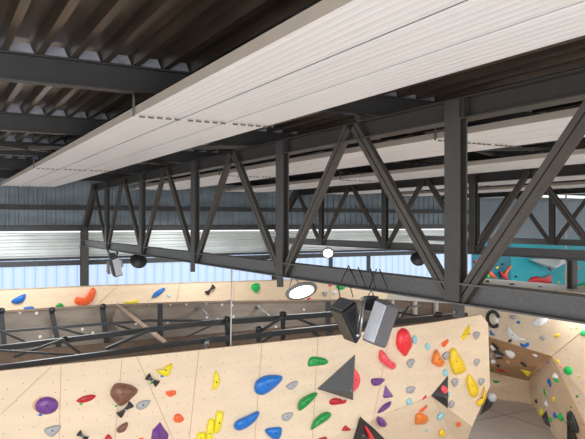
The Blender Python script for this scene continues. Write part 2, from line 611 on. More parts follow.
PW = 1.4
for xl, lb in ((1.655, 'nearest and widest white ribbed radiant panel, sweeping across the top of the view'),
               (5.28, 'second white radiant panel, passing just behind the nearest truss'),
               (8.3, 'third white radiant panel, directly in front of the second truss top'),
               (11.9, 'fourth white radiant panel, just behind the second truss top'),
               (14.9, 'fifth white radiant panel, between the second and farthest trusses'),
               (18.5, 'sixth and farthest visible white radiant panel, above the grey wall')):
    panel(xl, lb)

# ------------------------------------------------------------------ climbing walls
FAC = []   # (name, list of triangles) for seating the holds


def regtris(key, o):
    me = o.data
    org = Vector((0, 0, 0)); p = o
    while p is not None:
        org += p.location; p = p.parent
    for pl in me.polygons:
        if len(pl.vertices) >= 3 and pl.material_index == 0:
            v = [me.vertices[i].co + org for i in pl.vertices]
            for i in range(1, len(v) - 1):
                FAC.append((key, v[0], v[i], v[i + 1]))


from mathutils.geometry import intersect_ray_tri


def hit(px, py, key):
    d = ray(px, py).normalized(); best = None
    for k, a, b, c in FAC:
        if k != key: continue
        h = intersect_ray_tri(a, b, c, d, EYE, True)
        if h is not None:
            t = (h - EYE).dot(d)
            if t > 0 and (best is None or t < best[0]):
                nrm = (b - a).cross(c - a).normalized()
                if nrm.dot(d) > 0: nrm = -nrm
                best = (t, h, nrm)
    return best


# --- front wall (plane Y = 9, lower right part leans back)
YW = 9.0
fw = thing('climbing_wall', (4, YW, 0), 'big pale plywood climbing wall filling the bottom of the view', 'climbing wall')
mb = MB()
A = lambda x, y, Y=YW: atY(x, y, Y)
main = [(-90, 381), (0, 371), (190, 351), (340, 335), (434, 322.5), (481, 314.8), (488, 323), (490, 386), (472, 427), (431, 396), (300, 450), (-90, 450)]
mb.poly([A(*p) for p in main])
cut = [A(431, 396), A(472, 427), A(462, 455, 9.6), A(300, 455, 9.0)]
mb.poly([cut[0], cut[1], cut[2]]); mb.poly([cut[0], cut[2], A(300, 450)])
z0 = A(300, 450)
mb.poly([A(-90, 450), A(300, 450), (z0.x, YW, 0), (A(-90, 450).x, YW, 0)])
mb.poly([A(300, 450), A(462, 455, 9.6), (A(462, 455, 9.6)  .x, 9.75, 0), (z0.x, YW, 0)])
# seams as thin lines on the surface
for a, b in (((61, 366), (59, 450)), ((122, 359), (114, 450)), ((137, 357), (178, 450)), ((199, 350), (188, 450)), ((262, 343.5), (254, 450)),
             ((52, 366), (-5, 420)), ((318, 338), (312, 450)), ((391, 329.5), (372, 425)), ((431, 396), (472, 427)), ((385, 414), (431, 396))):
    p0 = A(a[0], a[1], YW - .004); p1 = A(b[0], b[1], YW - .004)
    mb.bar(p0, p1, (0, 1, 0), .003, .007, 1)
o = mb.build('plywood_face', [M['ply'], M['seam']], fw)
recalc(o)
regtris('front', o)
# thickness edge of the plywood along top and right end
mb = MB()
e = [A(*p) for p in main[:10]]
for i in range(8):
    a, b = e[i], e[i + 1]
    mb.add([a, b, b + Vector((0, .05, 0)), a + Vector((0, .05, 0))], [(0, 1, 2, 3)])
mb.build('edge_strip', M['seam'], fw)
# return side of the wall at its right end, hidden studs
mb = MB()
for xx in (.2, 1.4, 2.6, 3.8):
    mb.box(xx, xx + .06, YW + .03, YW + .12, .0, CZ - 1.95)
mb.build('rear_studs', M['seam'], fw)

# --- rear wall of the same block, seen from its unfinished back (Y = 15)
bw = thing('rear_wall_back', (5, 15, 0), 'unfinished grey-brown back of a climbing wall, dotted with fixings behind the black frame', 'climbing wall')
mb = MB()
top = [(-60, 317), (0, 312), (50, 308.5), (100, 305.5), (200, 302), (300, 300.5), (392, 300)]
ptop = [atY(x, y, 15.0) for x, y in top]
mb.poly(ptop + [(ptop[-1].x, 14.4, 0), (ptop[0].x, 14.4, 0)])
o = mb.build('rear_sheathing', [M['plyrear']], bw)
recalc(o)
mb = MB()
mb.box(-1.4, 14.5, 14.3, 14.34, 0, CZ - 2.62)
mb.build('painted_shade_board', M['interior'], bw)  # dark sheet painting in the shade low behind the lattice frame
mb = MB()
a = [atY(118, 304.8, 14.96), atY(170, 345, 14.6), atY(128, 345, 14.6), atY(112, 320, 14.85)]
mb.poly(a)
mb.build('pale_gusset_board', M['plyrear'], bw)
mb = MB()
for i in range(len(ptop) - 1):
    mb.bar(ptop[i] + Vector((0, -.02, 0)), ptop[i + 1] + Vector((0, -.02, 0)), (0, 0, 1), .045, .05)
mb.build('top_rail', M['brownboard'], bw)

# white timber framework further right
tf = thing('stud_partition', (14, 15, 0), 'white timber stud partition with brown boards behind the near post', 'partition')
mb = MB(); p0 = atY(388, 297, 15); p1 = atY(482, 303.5, 15); mb.bar(p0, p1, (0, 0, 1), .13, .1); mb.build('top_rail', M['timber'], tf)
mb = MB(); p0 = atY(388, 316, 15.1); p1 = atY(482, 312, 15.1)
q = [atY(388, 298, 15.15), atY(484, 304, 15.15)]
mb.poly([q[0], q[1], (q[1].x, 15.15, 0), (q[0].x, 15.15, 0)]); mb.build('brown_board', M['brownboard'], tf)
for px in (392, 415, 436, 459, 481):
    mb = MB(); p0 = atY(px, 299, 15.02); mb.box(p0.x - .05, p0.x + .05, 14.97, 15.07, 0, p0.z); mb.build('stud', M['timber'], tf)

# --- far plywood wall under the blue windows
ff = thing('far_climbing_wall', (8, 20.2, 0), 'low band of plywood climbing wall beneath the blue windows', 'climbing wall')
mb = MB()
top = [(-60, 293), (0, 290.2), (100, 285.8), (190, 283), (290, 280), (470, 278)]
pt = [atY(x, y, 20.2) for x, y in top]
mb.poly(pt + [(pt[-1].x, 20.2, 0), (pt[0].x, 20.2, 0)])
for a, b in (((96, 306), (118, 286)), ((234, 281), (234, 303)), ((330, 279), (330, 303)), ((180, 283), (176, 305))):
    mb.bar(atY(a[0], a[1], 20.19), atY(b[0], b[1], 20.19), (0, 1, 0), .003, .012, 1)
o = mb.build('plywood_face', [M['plyfar'], M['seam']], ff)
recalc(o); regtris('far', o)
mb = MB()
for i in range(len(pt) - 1):
    mb.bar(pt[i] + Vector((0, .1, 0)), pt[i + 1] + Vector((0, .1, 0)), (0, 0, 1), .02, .2)
mb.build('top_cap', M['plyfar'], ff)

# --- cave wall at right
cw = thing('cave_climbing_wall', (13, 11.5, 0), 'angular plywood climbing wall with a shaded cave at lower right', 'climbing wall')
P = {
    'a': atT(455, 281, 15.2), 'b': atT(612, 295.5, 11.0), 'c': atT(465, 329.5, 15.0), 'd': atT(552, 356.3, 12.2), 'e': atT(612, 307, 10.8),
    'g': atT(650, 470, 10.2), 'h': atT(600, 455, 11.4), 'i': atT(538, 366, 13.2), 'j': atT(528.5, 381, 16.2),
    'k': atZ(532, 404, 0), 'l': atZ(556, 439, 0), 'm': atZ(590, 500, 0), 'n': atT(465, 366, 17.3), 'o': atZ(465, 394, 0),
}
faces = [('upper_face', 'abedc', 'ply', 'cave_up'), ('right_face', 'degh', 'ply', 'cave_right'), ('inner_face', 'dhmlkji', 'ply2', 'cave_in'),
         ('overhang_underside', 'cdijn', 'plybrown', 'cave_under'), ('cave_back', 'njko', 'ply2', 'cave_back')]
for nm, ks, mt, key in faces:
    mb = MB()
    if nm == 'inner_face':
        for tri in ('dij', 'djk', 'dkl', 'dlh', 'hlm'):
            mb.poly([P[q] for q in tri])
    else:
        mb.poly([P[q] for q in ks])
    o = mb.build(nm, M[mt], cw)
    recalc(o); regtris(key, o)
mb = MB()
a2 = atT(455, 276, 15.2 * (281 - HOR) / (276 - HOR)); b2 = atT(612, 288.5, 11.0 * (295.5 - HOR) / (288.5 - HOR))
mb.poly([P['a'], P['b'], b2, a2])
led = mb.build('top_ledge', M['timber'], cw)
regtris('ledge', led)
mb = MB()
for u, v in ('cd', 'di', 'de', 'dh'):
    mb.bar(P[u], P[v], (0, 1, 0), .012, .012)
mb.build('corner_bead', M['seam'], cw)

# ------------------------------------------------------------------ black lattice frame behind the front wall
lf = thing('lattice_frame', (4, 11, 0), 'long black steel lattice frame lying behind the top of the front climbing wall', 'frame')


def pbar(nm, pts, Y, th, m='frame', Y2=None, parent=lf):
    mb = MB()
    Y2 = Y2 or Y
    n = len(pts)
    for i in range(n - 1):
        ya = Y + (Y2 - Y) * i / max(1, n - 1); yb = Y + (Y2 - Y) * (i + 1) / max(1, n - 1)
        p0 = atY(pts[i][0], pts[i][1], ya); p1 = atY(pts[i + 1][0], pts[i + 1][1], yb)
        w = th * (p0 - EYE).dot(FW) / FPX
        mb.bar(p0, p1, (0, 1, 0), w, w)
    return mb.build(nm, M[m], parent)


pbar('main_rail', [(-40, 353), (200, 323.5), (355, 312.5)], 11, 5.6)
pbar('main_rail', [(-40, 373), (200, 341), (345, 326), (466, 315)], 10, 5.6)
pbar('thin_rail', [(-40, 335), (50, 328), (150, 320.5), (205, 320.5)], 14, 2.6)
pbar('thin_rail', [(-10, 350), (90, 356), (170, 346)], 10.4, 2.2)
for pts, Y, th, m in (([(0, 331), (26, 342)], 12.5, 2.2, 'frame'), ([(56, 327), (88, 336)], 12.5, 2.4, 'frame'), ([(62, 340), (80, 353)], 10.6, 3, 'frame'),
                      ([(14, 357), (64, 339)], 10.6, 2.4, 'frame'), ([(108, 322), (142, 333)], 12.6, 2.2, 'frame'), ([(106, 349), (150, 330)], 10.6, 3, 'frame'),
                      ([(186, 337), (222, 321)], 10.5, 1.4, 'frame'), ([(253, 336), (283, 317)], 10.5, 2.5, 'frame'),
                      ([(293, 317), (332, 332)], 10.6, 2.4, 'frame'), ([(262, 342), (282, 330)], 10.4, 1.8, 'frame'), ([(395, 312), (440, 320)], 10.8, 2.0, 'frame'),
                      ([(408, 306), (400, 318)], 11, 2.2, 'frame'), ([(420, 305), (400, 311)], 11, 1.8, 'galv')):
    pbar('diagonal_bar', pts, Y, th, m)
for pts, Y, th in (([(51, 309), (60, 352)], 14.6, 4.5), ([(102, 306), (108, 352)], 14.6, 4.8), ([(160, 303.5), (160.5, 350)], 14.4, 4.2), ([(1, 310), (5, 352)], 14.6, 4.5),
                   ([(227, 317), (228, 348)], 10.9, 4), ([(283, 312), (283, 342)], 10.9, 3.5), ([(328, 301), (328, 336)], 13.5, 4), ([(258.5, 328), (258.5, 342)], 10.1, 4),
                   ([(438, 312), (438, 321)], 10.0, 4.5), ([(308, 327), (320, 338)], 10.1, 3)):
    pb = pbar('upright', pts, Y, th)
for (px, py, Y) in ((52, 310, 14.5), (103, 306.5, 14.5), (2, 310.5, 14.5), (227, 319, 10.8), (259, 329, 9.9), (438, 314.5, 9.9), (65, 339, 10.7), (283, 314, 10.8)):
    mb = MB(); p = atY(px, py, Y); r = 2.8 * (p - EYE).dot(FW) / FPX
    mb.lathe(p, (0, -1, 0), [(0, -r), (r, -r), (r * 1.1, 0), (r, r), (0, r)], 10)
    mb.build('clamp', M['black'], lf)
for a, b, nm in (((117, 305), (166, 343), 'pale brown timber strut leaning across the black lattice frame'),
                 ((200, 308), (215, 322), 'short bright steel strut fixed to the rear wall back, left of the rope'),
                 ((258, 306.5), (272, 319), 'short bright steel strut fixed to the rear wall back, right of the rope'),
                 ((207, 343), (205, 352), 'small bright hooked steel rod sticking up behind the front wall')):
    mb = MB()
    Ya, Yb = (14.9, 12.0) if 'timber' in nm else ((14.9, 11.3) if 'short' in nm else (9.9, 9.8))
    p0 = atY(a[0], a[1], Ya); p1 = atY(b[0], b[1], Yb)
    if 'timber' in nm:
        mb.bar(p0, p1, (0, 1, 0), .06, .07)
        o = mb.build('timber_strut', M['brownboard'])
    else:
        mb.tube([p0, p1], .025, 8)
        mb.lathe(p0, (p1 - p0), [(0, -.04), (.05, -.04), (.05, .04), (0, .04)], 10)
        o = mb.build('steel_strut', M['galv'])
    tag(o, nm, 'strut')

# thin rope hanging in front of the frame
mb = MB()
mb.tube([(4.06, 9.22, CZ - .70), (4.05, 9.22, CZ - 1.4), (4.04, 9.24, CZ - 2.5)], .010, 6)
tag(mb.build('hanging_rope', M['rope']), 'thin pale rope hanging from the nearest truss down behind the front wall', 'rope')
mb = MB(); p0 = atY(566, 196, 15.8); p1 = atY(566, 292, 15.8)
mb.tube([Vector((p0.x, p0.y, CZ + 1.18)), p1], .03, 6)
tag(mb.build('hanging_rope', M['rope']), 'pale vertical rope in front of the teal wall at far right', 'rope')

# ------------------------------------------------------------------ holds
def smooth_loop(pts, n):
    N = len(pts); out = []
    for i in range(N):
        p0, p1, p2, p3 = pts[i - 1], pts[i], pts[(i + 1) % N], pts[(i + 2) % N]
        for j in range(n):
            t = j / n
            out.append(.5 * ((2 * p1) + (-p0 + p2) * t + (2 * p0 - 5 * p1 + 4 * p2 - p3) * t * t + (-p0 + 3 * p1 - 3 * p2 + p3) * t ** 3))
    return out


def hold(name, label, pts, m, key='front', h=.4, sharp=False, apex=None, off=0.0, group=None, bolt=True, parent=None, cat='climbing hold', flat=.0):
    """pts: outline as seen in the photo, seated on the wall facet"""
    cx = sum(p[0] for p in pts) / len(pts); cy = sum(p[1] for p in pts) / len(pts)
    r = hit(cx, cy, key)
    if r is None:
        print('MISS', label); return None
    t, c, nrm = r
    vd = (EYE - c).normalized()
    if nrm.dot(vd) < .55:
        nrm = (nrm * .55 + vd * .45).normalized()
        rad = min(max(p[0] for p in pts) - min(p[0] for p in pts), max(p[1] for p in pts) - min(p[1] for p in pts)) / 2 * (c - EYE).dot(FW) / FPX
        c = c + vd * rad * 1.25
    base = []
    for x, y in pts:
        d = ray(x, y).normalized()
        q = EYE + d * ((c - EYE).dot(nrm) / d.dot(nrm))
        base.append(q + nrm * off)
    c = sum(base, Vector()) / len(base)
    size = sorted([max((p - c).dot(a) for p in base) - min((p - c).dot(a) for p in base) for a in (nrm.cross(Vector((0, 0, 1))).normalized(), Vector((0, 0, 1)))])
    ppx = max(max(p[0] for p in pts) - min(p[0] for p in pts), 1) ; ppy = max(max(p[1] for p in pts) - min(p[1] for p in pts), 1)
    H = min(size[0] * h, min(ppx, ppy) * (c - EYE).dot(FW) / FPX * h * 1.3)
    mb = MB()
    if sharp:
        ap = c
        if apex:
            d = ray(*apex).normalized()
            ap = EYE + d * ((c + nrm * H - EYE).dot(nrm) / d.dot(nrm)) - nrm * H
        ap = ap + nrm * H
        n = len(base)
        # outline stands slightly off the wall, then slopes to a small flat top
        lift = [b + nrm * min(.012, H * .25) for b in base]
        tp = [ap + (b - ap) * .04 for b in lift]
        mb.add(base + lift, [(i, (i + 1) % n, n + (i + 1) % n, n + i) for i in range(n)])
        mb.add(lift + [ap], [(i, (i + 1) % n, n) for i in range(n)])
        mb.add(base, [tuple(range(n))])
    else:
        # keep concave outlines: dome along each point's inset
        lp = smooth_loop(base, 4)
        n = len(lp); rings = 6
        c2 = c
        if apex:
            d = ray(*apex).normalized()
            c2 = EYE + d * ((c - EYE).dot(nrm) / d.dot(nrm))
        d = (c2 - EYE).normalized()
        skew = (EYE + d * ((c2 + nrm * H - EYE).dot(nrm) / d.dot(nrm)) - c2 - nrm * H) * .7
        vs = []; fs = []
        for k in range(rings):
            a = (math.pi / 2) * k / rings
            s_ = math.cos(a) ** .8; hh = math.sin(a)
            for p in lp:
                vs.append(c2 + (p - c2) * (s_ if k else 1) + nrm * (H * hh) + skew * hh)
        vs.append(c2 + nrm * H + skew)
        for k in range(rings - 1):
            for i in range(n):
                fs.append((k * n + i, k * n + (i + 1) % n, (k + 1) * n + (i + 1) % n, (k + 1) * n + i))
        for i in range(n): fs.append(((rings - 1) * n + i, (rings - 1) * n + (i + 1) % n, rings * n))
        mb.add(vs, fs, 0, True)
        mb.add(lp, [tuple(range(n))[::-1]])
        c = c2 + skew
    size_px = max(max(p[0] for p in pts) - min(p[0] for p in pts), max(p[1] for p in pts) - min(p[1] for p in pts))
    if bolt and size_px > 8 and parent is None:
        root = thing(name, c - nrm * 0, label, cat, group or 'climbing holds bolted to the plywood walls')
        b = mb.build('shell', M[m], root); recalc(b)
        bb = MB(); top = (c if not (sharp and apex) else ap - nrm * H)
        rr = .010 if size_px > 14 else .007
        pos = top + nrm * (H * (.93 if not sharp else .9))
        bb.lathe(pos, nrm, [(rr * 1.2, -.01), (rr * 1.2, H * .08), (rr * .7, H * .08 + .001), (0, H * .08 + .001)], 10)
        bb.build('bolt', M['hblack'] if m not in ('hblack', 'black', 'hgraph') else M['galv'], root)
        return root
    o = mb.build(name if parent is None else name, M[m], parent)
    recalc(o)
    if parent is None: tag(o, label, cat, group or 'climbing holds bolted to the plywood walls')
    return o


def ell(cx, cy, rx, ry, rot=0, n=10):
    r = math.radians(rot)
    return [(cx + rx * math.cos(a) * math.cos(r) - ry * math.sin(a) * math.sin(r), cy + rx * math.cos(a) * math.sin(r) + ry * math.sin(a) * math.cos(r)) for a in [2 * math.pi * i / n for i in range(n)]]


def bone(x0, y0, x1, y1, w):
    d = Vector((x1 - x0, y1 - y0)).normalized(); nn = Vector((-d.y, d.x)); L = Vector((x1 - x0, y1 - y0)).length
    P0 = Vector((x0, y0)); out = []
    for s_, k in ((0, 1.0), (.2, .85), (.5, .38), (.8, .85), (1, 1.0)): out.append(P0 + d * L * s_ + nn * w * k)
    for s_, k in ((1, -1.0), (.8, -.6), (.5, -.38), (.2, -.6), (0, -1.0)): out.append(P0 + d * L * s_ + nn * w * k)
    return [(p.x, p.y) for p in out]


# front wall, left to right.  (name, label, outline, material, options)
o_ = dict
FRONT = [
    ('climbing_hold', 'round purple disc hold at the left of the front wall', ell(46.6, 405.6, 12, 9, -8), 'purple', o_(h=.35)),
    ('climbing_hold', 'tiny blue screw-on hold under the round purple disc', ell(40.2, 415, 2, 1.2), 'blue', o_(h=.5)),
    ('climbing_hold', 'grey shell-shaped hold just below the round purple disc', [(44, 431), (46, 428), (54, 425.5), (61, 425.3), (59, 431), (53, 436.6), (48, 435.5)], 'grey', o_()),
    ('climbing_hold', 'slim red leaf-shaped hold between the purple disc and the big brown hold', [(76, 401), (82, 396.8), (90, 394.5), (96.3, 395.6), (91, 400.6), (82, 403)], 'crimson', o_(h=.5)),
    ('climbing_hold', 'tiny green screw-on hold under the slim red leaf-shaped hold', ell(81, 404, 1.8, 1), 'lime', o_(h=.5)),
    ('climbing_hold', 'black bone-shaped hold cut by the bottom edge, right of the grey shell', bone(78.5, 432.5, 87, 439.5, 3.2), 'hblack', o_(h=.4)),
    ('climbing_hold', 'big glossy brown boulder-like hold on the front wall', [(110, 394), (113, 385.8), (118, 383), (130, 384.5), (138, 390.5), (131, 399), (121, 406), (115.6, 402.5)], 'brown', o_(h=.45)),
    ('climbing_hold', 'tiny green screw-on hold at the lower tip of the big brown hold', ell(116, 406, 1.5, 1.1), 'lime', o_(h=.5)),
    ('climbing_hold', 'black bone-shaped hold directly under the big brown hold', bone(118.5, 415.5, 131.5, 403.5, 3.4), 'hblack', o_(h=.4)),
    ('climbing_hold', 'grey teardrop hold to the lower right of the big brown hold', [(136, 405.5), (140, 401.2), (149, 400), (150.5, 401.6), (147, 407), (141, 410), (137, 408.5)], 'grey', o_()),
    ('climbing_hold', 'small dark brown hold below the black bone-shaped hold', [(116.5, 430), (120, 425.5), (127, 422), (128, 425), (125, 431), (119, 433)], 'brown', o_(h=.5)),
    ('climbing_hold', 'large purple faceted hold at the bottom edge, right of the brown ones', [(151, 439), (152.5, 430), (160, 422), (164.5, 429), (168.3, 434), (167, 444), (151.5, 444)], 'purple', o_(h=.45, sharp=True, apex=(160, 436))),
    ('climbing_hold', 'red hold peeking up at the bottom edge, left of the large purple one', [(104, 440), (108, 434), (112, 438), (113, 444), (103, 444)], 'crimson', o_(h=.5)),
    ('climbing_hold', 'tiny orange hold cut by the bottom edge beside the large purple one', ell(141.5, 439.2, 3, 1.7), 'orange', o_(h=.5)),
    ('climbing_hold', 'black bone-shaped hold to the lower left of the yellow wedge', bone(147, 376, 158, 384, 3.6), 'hblack', o_(h=.4)),
    ('climbing_hold', 'tiny green screw-on hold tucked under the upper black bone-shaped hold', ell(151.3, 383, 1.4, 1.1), 'lime', o_(h=.5)),
    ('climbing_hold', 'curved yellow wedge hold near the top of the front wall at left', [(155.3, 370), (160.5, 371), (166, 366), (172.3, 363.3), (172, 368), (169, 375.5), (163, 376)], 'yellow', o_(h=.45)),
    ('climbing_hold', 'tiny blue screw-on hold below the curved yellow wedge', ell(162, 376.3, 1.7, 1), 'blue', o_(h=.5)),
    ('climbing_hold', 'flat orange hold below the curved yellow wedge', [(165.3, 392), (168, 396), (172, 396.7), (176, 393.4), (175.2, 390.4), (169, 391)], 'orange', o_(h=.5)),
    ('climbing_hold', 'small rounded orange hold above right of the large purple one', [(173.6, 418), (176, 414), (180, 414), (184, 418.8), (181, 422.5), (175, 422)], 'orange', o_(h=.5)),
    ('climbing_hold', 'thin yellow crescent hold standing alone above the yellow bars', [(212.3, 390), (213.7, 378), (215.3, 371), (218.5, 374.5), (220.2, 381.5), (217.5, 387.5), (213, 390.8)], 'yellow', o_(h=.45)),
    ('climbing_hold', 'upper right bar of the stepped yellow bar holds', [(214, 431.5), (216.5, 412), (223.3, 412.6), (222, 424), (218.5, 432.6)], 'yellow', o_(h=.5)),
    ('climbing_hold', 'middle bar of the stepped yellow bar holds', [(205.5, 439), (208.3, 420), (214.2, 420.6), (213, 435), (211, 443), (205.3, 443)], 'yellow', o_(h=.5)),
    ('climbing_hold', 'lowest left bar of the stepped yellow bar holds', [(196, 439), (198.5, 432.6), (205, 432.6), (205, 443), (195.8, 443)], 'yellow', o_(h=.5)),
    ('climbing_hold', 'large blue drop-shaped hold, topmost of the three blue ones', [(254.2, 388), (256.5, 380.5), (265, 375.5), (275, 374.6), (282.3, 376.3), (281, 381.5), (272, 390), (263, 395), (256.5, 393.5)], 'blue', o_(h=.4)),
    ('climbing_hold', 'long blue bean hold at lower left of the three blue ones', [(234, 424.5), (237.5, 420), (248, 415), (257, 411), (259.6, 413), (256, 420), (248, 427), (240, 430.6), (235, 429)], 'blue', o_(h=.45)),
    ('climbing_hold', 'blue hold touching the bottom edge, lowest of the three blue ones', [(265, 431), (268, 428), (280, 426.8), (282, 430), (281, 436), (277, 440), (270, 437)], 'blue', o_(h=.45)),
    ('climbing_hold', 'small grey hold just right of the large blue drop', [(286.6, 385.5), (292, 382), (297.5, 380.8), (297.2, 385), (292, 389.8), (287.5, 388.4)], 'grey', o_()),
    ('climbing_hold', 'small grey hold between the lowest blue hold and the green ones', [(281.8, 416.5), (285, 413.2), (292, 412.3), (293.5, 414.5), (288, 420.8), (283, 420.4)], 'grey', o_()),
    ('climbing_hold', 'flat green hold near the wall top, left of the big grey triangle', [(308, 366), (310.7, 357), (323, 357.6), (328.2, 361), (326, 364.4), (315, 366)], 'green', o_(h=.45)),
    ('climbing_hold', 'green slanted hold below left of the big grey triangle', [(298, 405), (300, 400), (308, 394.5), (315, 392.3), (317.3, 394.6), (309, 404), (300.5, 410.6), (298, 409)], 'green', o_(h=.5)),
    ('climbing_hold', 'lowest green slanted hold, under the big grey triangle', [(311, 428), (314, 420), (321, 413.5), (328, 411.6), (331.3, 414.3), (328, 419.5), (318, 426), (311.8, 429.7)], 'green', o_(h=.5)),
    ('climbing_hold', 'coral dome hold showing behind the right edge of the big grey triangle', [(350, 368), (356, 370), (359.8, 376), (360, 383), (357, 389), (350, 392)], 'pink', o_(h=.35)),
    ('climbing_volume', 'big dark grey triangular pyramid volume on the front wall', [(317, 388.8), (354.8, 354.6), (352.6, 400)], 'hgraph', o_(h=.62, sharp=True, apex=(352, 391))),
    ('climbing_hold', 'small red double-ring hold under the big grey triangle', [(329.3, 401), (334, 398), (341, 399), (343, 401.6), (346.3, 399.6), (345.6, 403), (339, 404.4), (331, 404.8)], 'crimson', o_(h=.4)),
    ('climbing_hold', 'small red pebble hold to the right of the lowest green one', [(342, 430), (345, 425.3), (348, 427), (351, 430), (347, 431), (343, 431)], 'crimson', o_(h=.5)),
    ('climbing_hold', 'tiny dull red hold cut by the bottom edge left of the black triangle', [(316.5, 440), (320, 438), (326, 436.6), (327, 440.5), (321, 441.5)], 'crimson', o_(h=.5)),
    ('climbing_volume', 'black triangular volume with a red streak at the bottom edge', [(351.5, 444), (360, 416.5), (374, 428.5), (390, 444)], 'hblack', o_(h=.35, sharp=True, apex=(364, 436))),
    ('climbing_hold', 'coral banana-shaped hold right of the big grey triangle', [(379, 354), (381, 349.6), (385.6, 354), (390.5, 360.5), (396.2, 364.5), (393, 369.8), (385.5, 366), (379.5, 360)], 'pink', o_(h=.4)),
    ('climbing_hold', 'topmost purple hold, a flat wedge pointing right', [(372, 384.5), (372, 378.6), (384.8, 378.8), (381, 384), (376, 386)], 'purple', o_(h=.5)),
    ('climbing_hold', 'triangular purple hold, second from the top of the purple column', [(382.8, 396.5), (385.2, 385), (392.8, 395.8), (392, 397.3), (384, 398)], 'purple', o_(h=.5, sharp=True)),
    ('climbing_hold', 'slim crescent purple hold, third from the top of the purple column', [(377.6, 412.4), (383, 405), (391, 401.2), (390, 406), (384, 411), (379, 413.2)], 'purple', o_(h=.5)),
    ('climbing_hold', 'lowest purple hold above the black and red triangle', [(377, 416.6), (383, 418.3), (387, 425), (382, 427), (377.6, 424)], 'purple', o_(h=.5)),
    ('climbing_hold', 'grey teardrop hold just under the large red hold', [(406.8, 362.4), (410, 358.8), (414.3, 359.6), (413.6, 364.5), (411, 368), (408, 366.8)], 'grey', o_()),
    ('climbing_hold', 'grey hold midway between the purple column and the dark triangle', [(406, 391), (407.3, 387), (414, 386.4), (415.3, 388.8), (412, 393.2), (408, 393)], 'grey', o_()),
    ('climbing_hold', 'light blue hold below the grey hold beside the purple column', [(406.6, 401), (409, 397.6), (412, 400.6), (411, 405), (407, 404.4)], 'sky', o_()),
    ('climbing_hold', 'tiny red hold left of the dark triangle with the orange hold', [(422.6, 398.6), (425.8, 395), (426.6, 397), (424, 399.6)], 'red', o_()),
    ('climbing_hold', 'large bright red drop-shaped hold near the top of the wall', [(396, 344), (397.6, 332), (403, 328), (409, 332), (412.3, 344), (409.5, 350.5), (405.5, 356.5), (399.5, 351.5)], 'red', o_(h=.35)),
    ('climbing_hold', 'light blue hold touching the right of the large red hold', [(412, 338), (414.5, 335.4), (417.3, 338), (416, 343.8), (413, 342.6)], 'sky', o_()),
    ('climbing_hold', 'light blue hold between the large red hold and the orange one', [(425, 345), (427.6, 342.8), (430.2, 345.6), (429, 350.2), (426, 349.2)], 'sky', o_()),
    ('climbing_hold', 'small orange sliver hold above the grey hold near the top right', [(441.3, 343.4), (447.6, 339.2), (448.6, 341.6), (445, 346.6), (442.3, 346.6)], 'orange', o_()),
    ('climbing_hold', 'orange hold with a pale top left of the large yellow hold', [(431.6, 360.5), (434.3, 351.2), (437.6, 350), (441, 358), (444.6, 362), (441, 367.3), (433, 364)], 'orange2', o_(h=.45)),
    ('climbing_hold', 'grey hold tucked between the orange hold and the large yellow one', [(442.3, 355), (446, 351.4), (449.8, 352.8), (449, 358), (445.5, 360.2), (443, 358)], 'grey', o_()),
    ('climbing_hold', 'large yellow shield-shaped hold, biggest of the yellow ones at right', [(448.8, 361), (449.6, 351), (453, 347.3), (457.5, 352), (466.5, 369), (458, 374.6), (453, 373)], 'gold', o_(h=.3)),
    ('climbing_hold', 'narrow yellow parallelogram hold near the wall top at right', [(460.4, 337.2), (468.7, 324), (470.2, 331), (463.3, 340.4)], 'gold', o_(h=.4, sharp=True)),
    ('climbing_hold', 'grey hold in the top right corner of the front wall', [(473.2, 334), (476, 331.5), (480.2, 332.8), (478.6, 337.2), (476, 339.7)], 'grey', o_()),
    ('climbing_hold', 'grey hold right of the large yellow shield, at mid height', [(474, 361), (477, 358.6), (480.2, 360.4), (478.5, 364), (476, 366.3)], 'grey', o_()),
    ('climbing_hold', 'light blue hold above the dark triangle with the orange hold', [(442.7, 371.6), (445.6, 368.8), (448.4, 371.4), (447, 376.4), (444, 375.6)], 'sky', o_()),
    ('climbing_hold', 'grey hold left of the tall yellow oval hold', [(451.3, 381), (455, 377.8), (458.7, 379.8), (457, 385), (454, 386.7)], 'grey', o_()),
    ('climbing_hold', 'grey hold at the right end of the tall yellow oval', [(478, 380), (482, 377.8), (484.8, 380.6), (482.5, 384.5), (480, 385.7)], 'grey', o_()),
    ('climbing_hold', 'tall yellow oval hold below the large yellow shield', [(466.3, 385), (466.8, 376.4), (469.5, 373.8), (474.5, 380), (479, 390), (476, 397.3), (471, 396)], 'gold', o_(h=.35)),
    ('climbing_hold', 'curved yellow hook hold at the right edge of the front wall', [(475.5, 402), (480, 401), (483, 394), (484.2, 385), (486, 393), (484.8, 400.8), (479.7, 407)], 'gold', o_(h=.3)),
    ('climbing_volume', 'small dark triangular pyramid volume at right of the front wall', [(431, 395.6), (447.6, 376), (447.6, 408)], 'hblack', o_(h=.3, sharp=True, apex=(446, 397))),
    ('climbing_hold', 'orange hold mounted on the small dark triangular volume', [(438.3, 388), (441, 384.3), (445.3, 388), (445, 391.6), (442, 393.4), (439.5, 391)], 'pink', o_(off=.06)),
    ('climbing_hold', 'grey hold at the lower right corner of the dark triangular volume', [(448.5, 404), (451, 400.2), (454.8, 402), (453, 407), (450, 408.2)], 'grey', o_()),
    ('climbing_hold', 'tiny light blue hold against the right side of the dark triangular volume', ell(448.8, 394.6, 1.1, 2.6), 'sky', o_(h=.6)),
    ('climbing_hold', 'orange block hold on the lower part of the wall, largest orange there', [(415.3, 420), (416, 414.3), (421, 412.6), (428.3, 417), (426.4, 423), (416, 424.3)], 'orange2', o_(h=.45)),
    ('climbing_hold', 'small orange hold right above the orange block', [(419, 410.5), (424, 407.6), (426.6, 404.6), (426.6, 408), (422, 411.8)], 'orange', o_()),
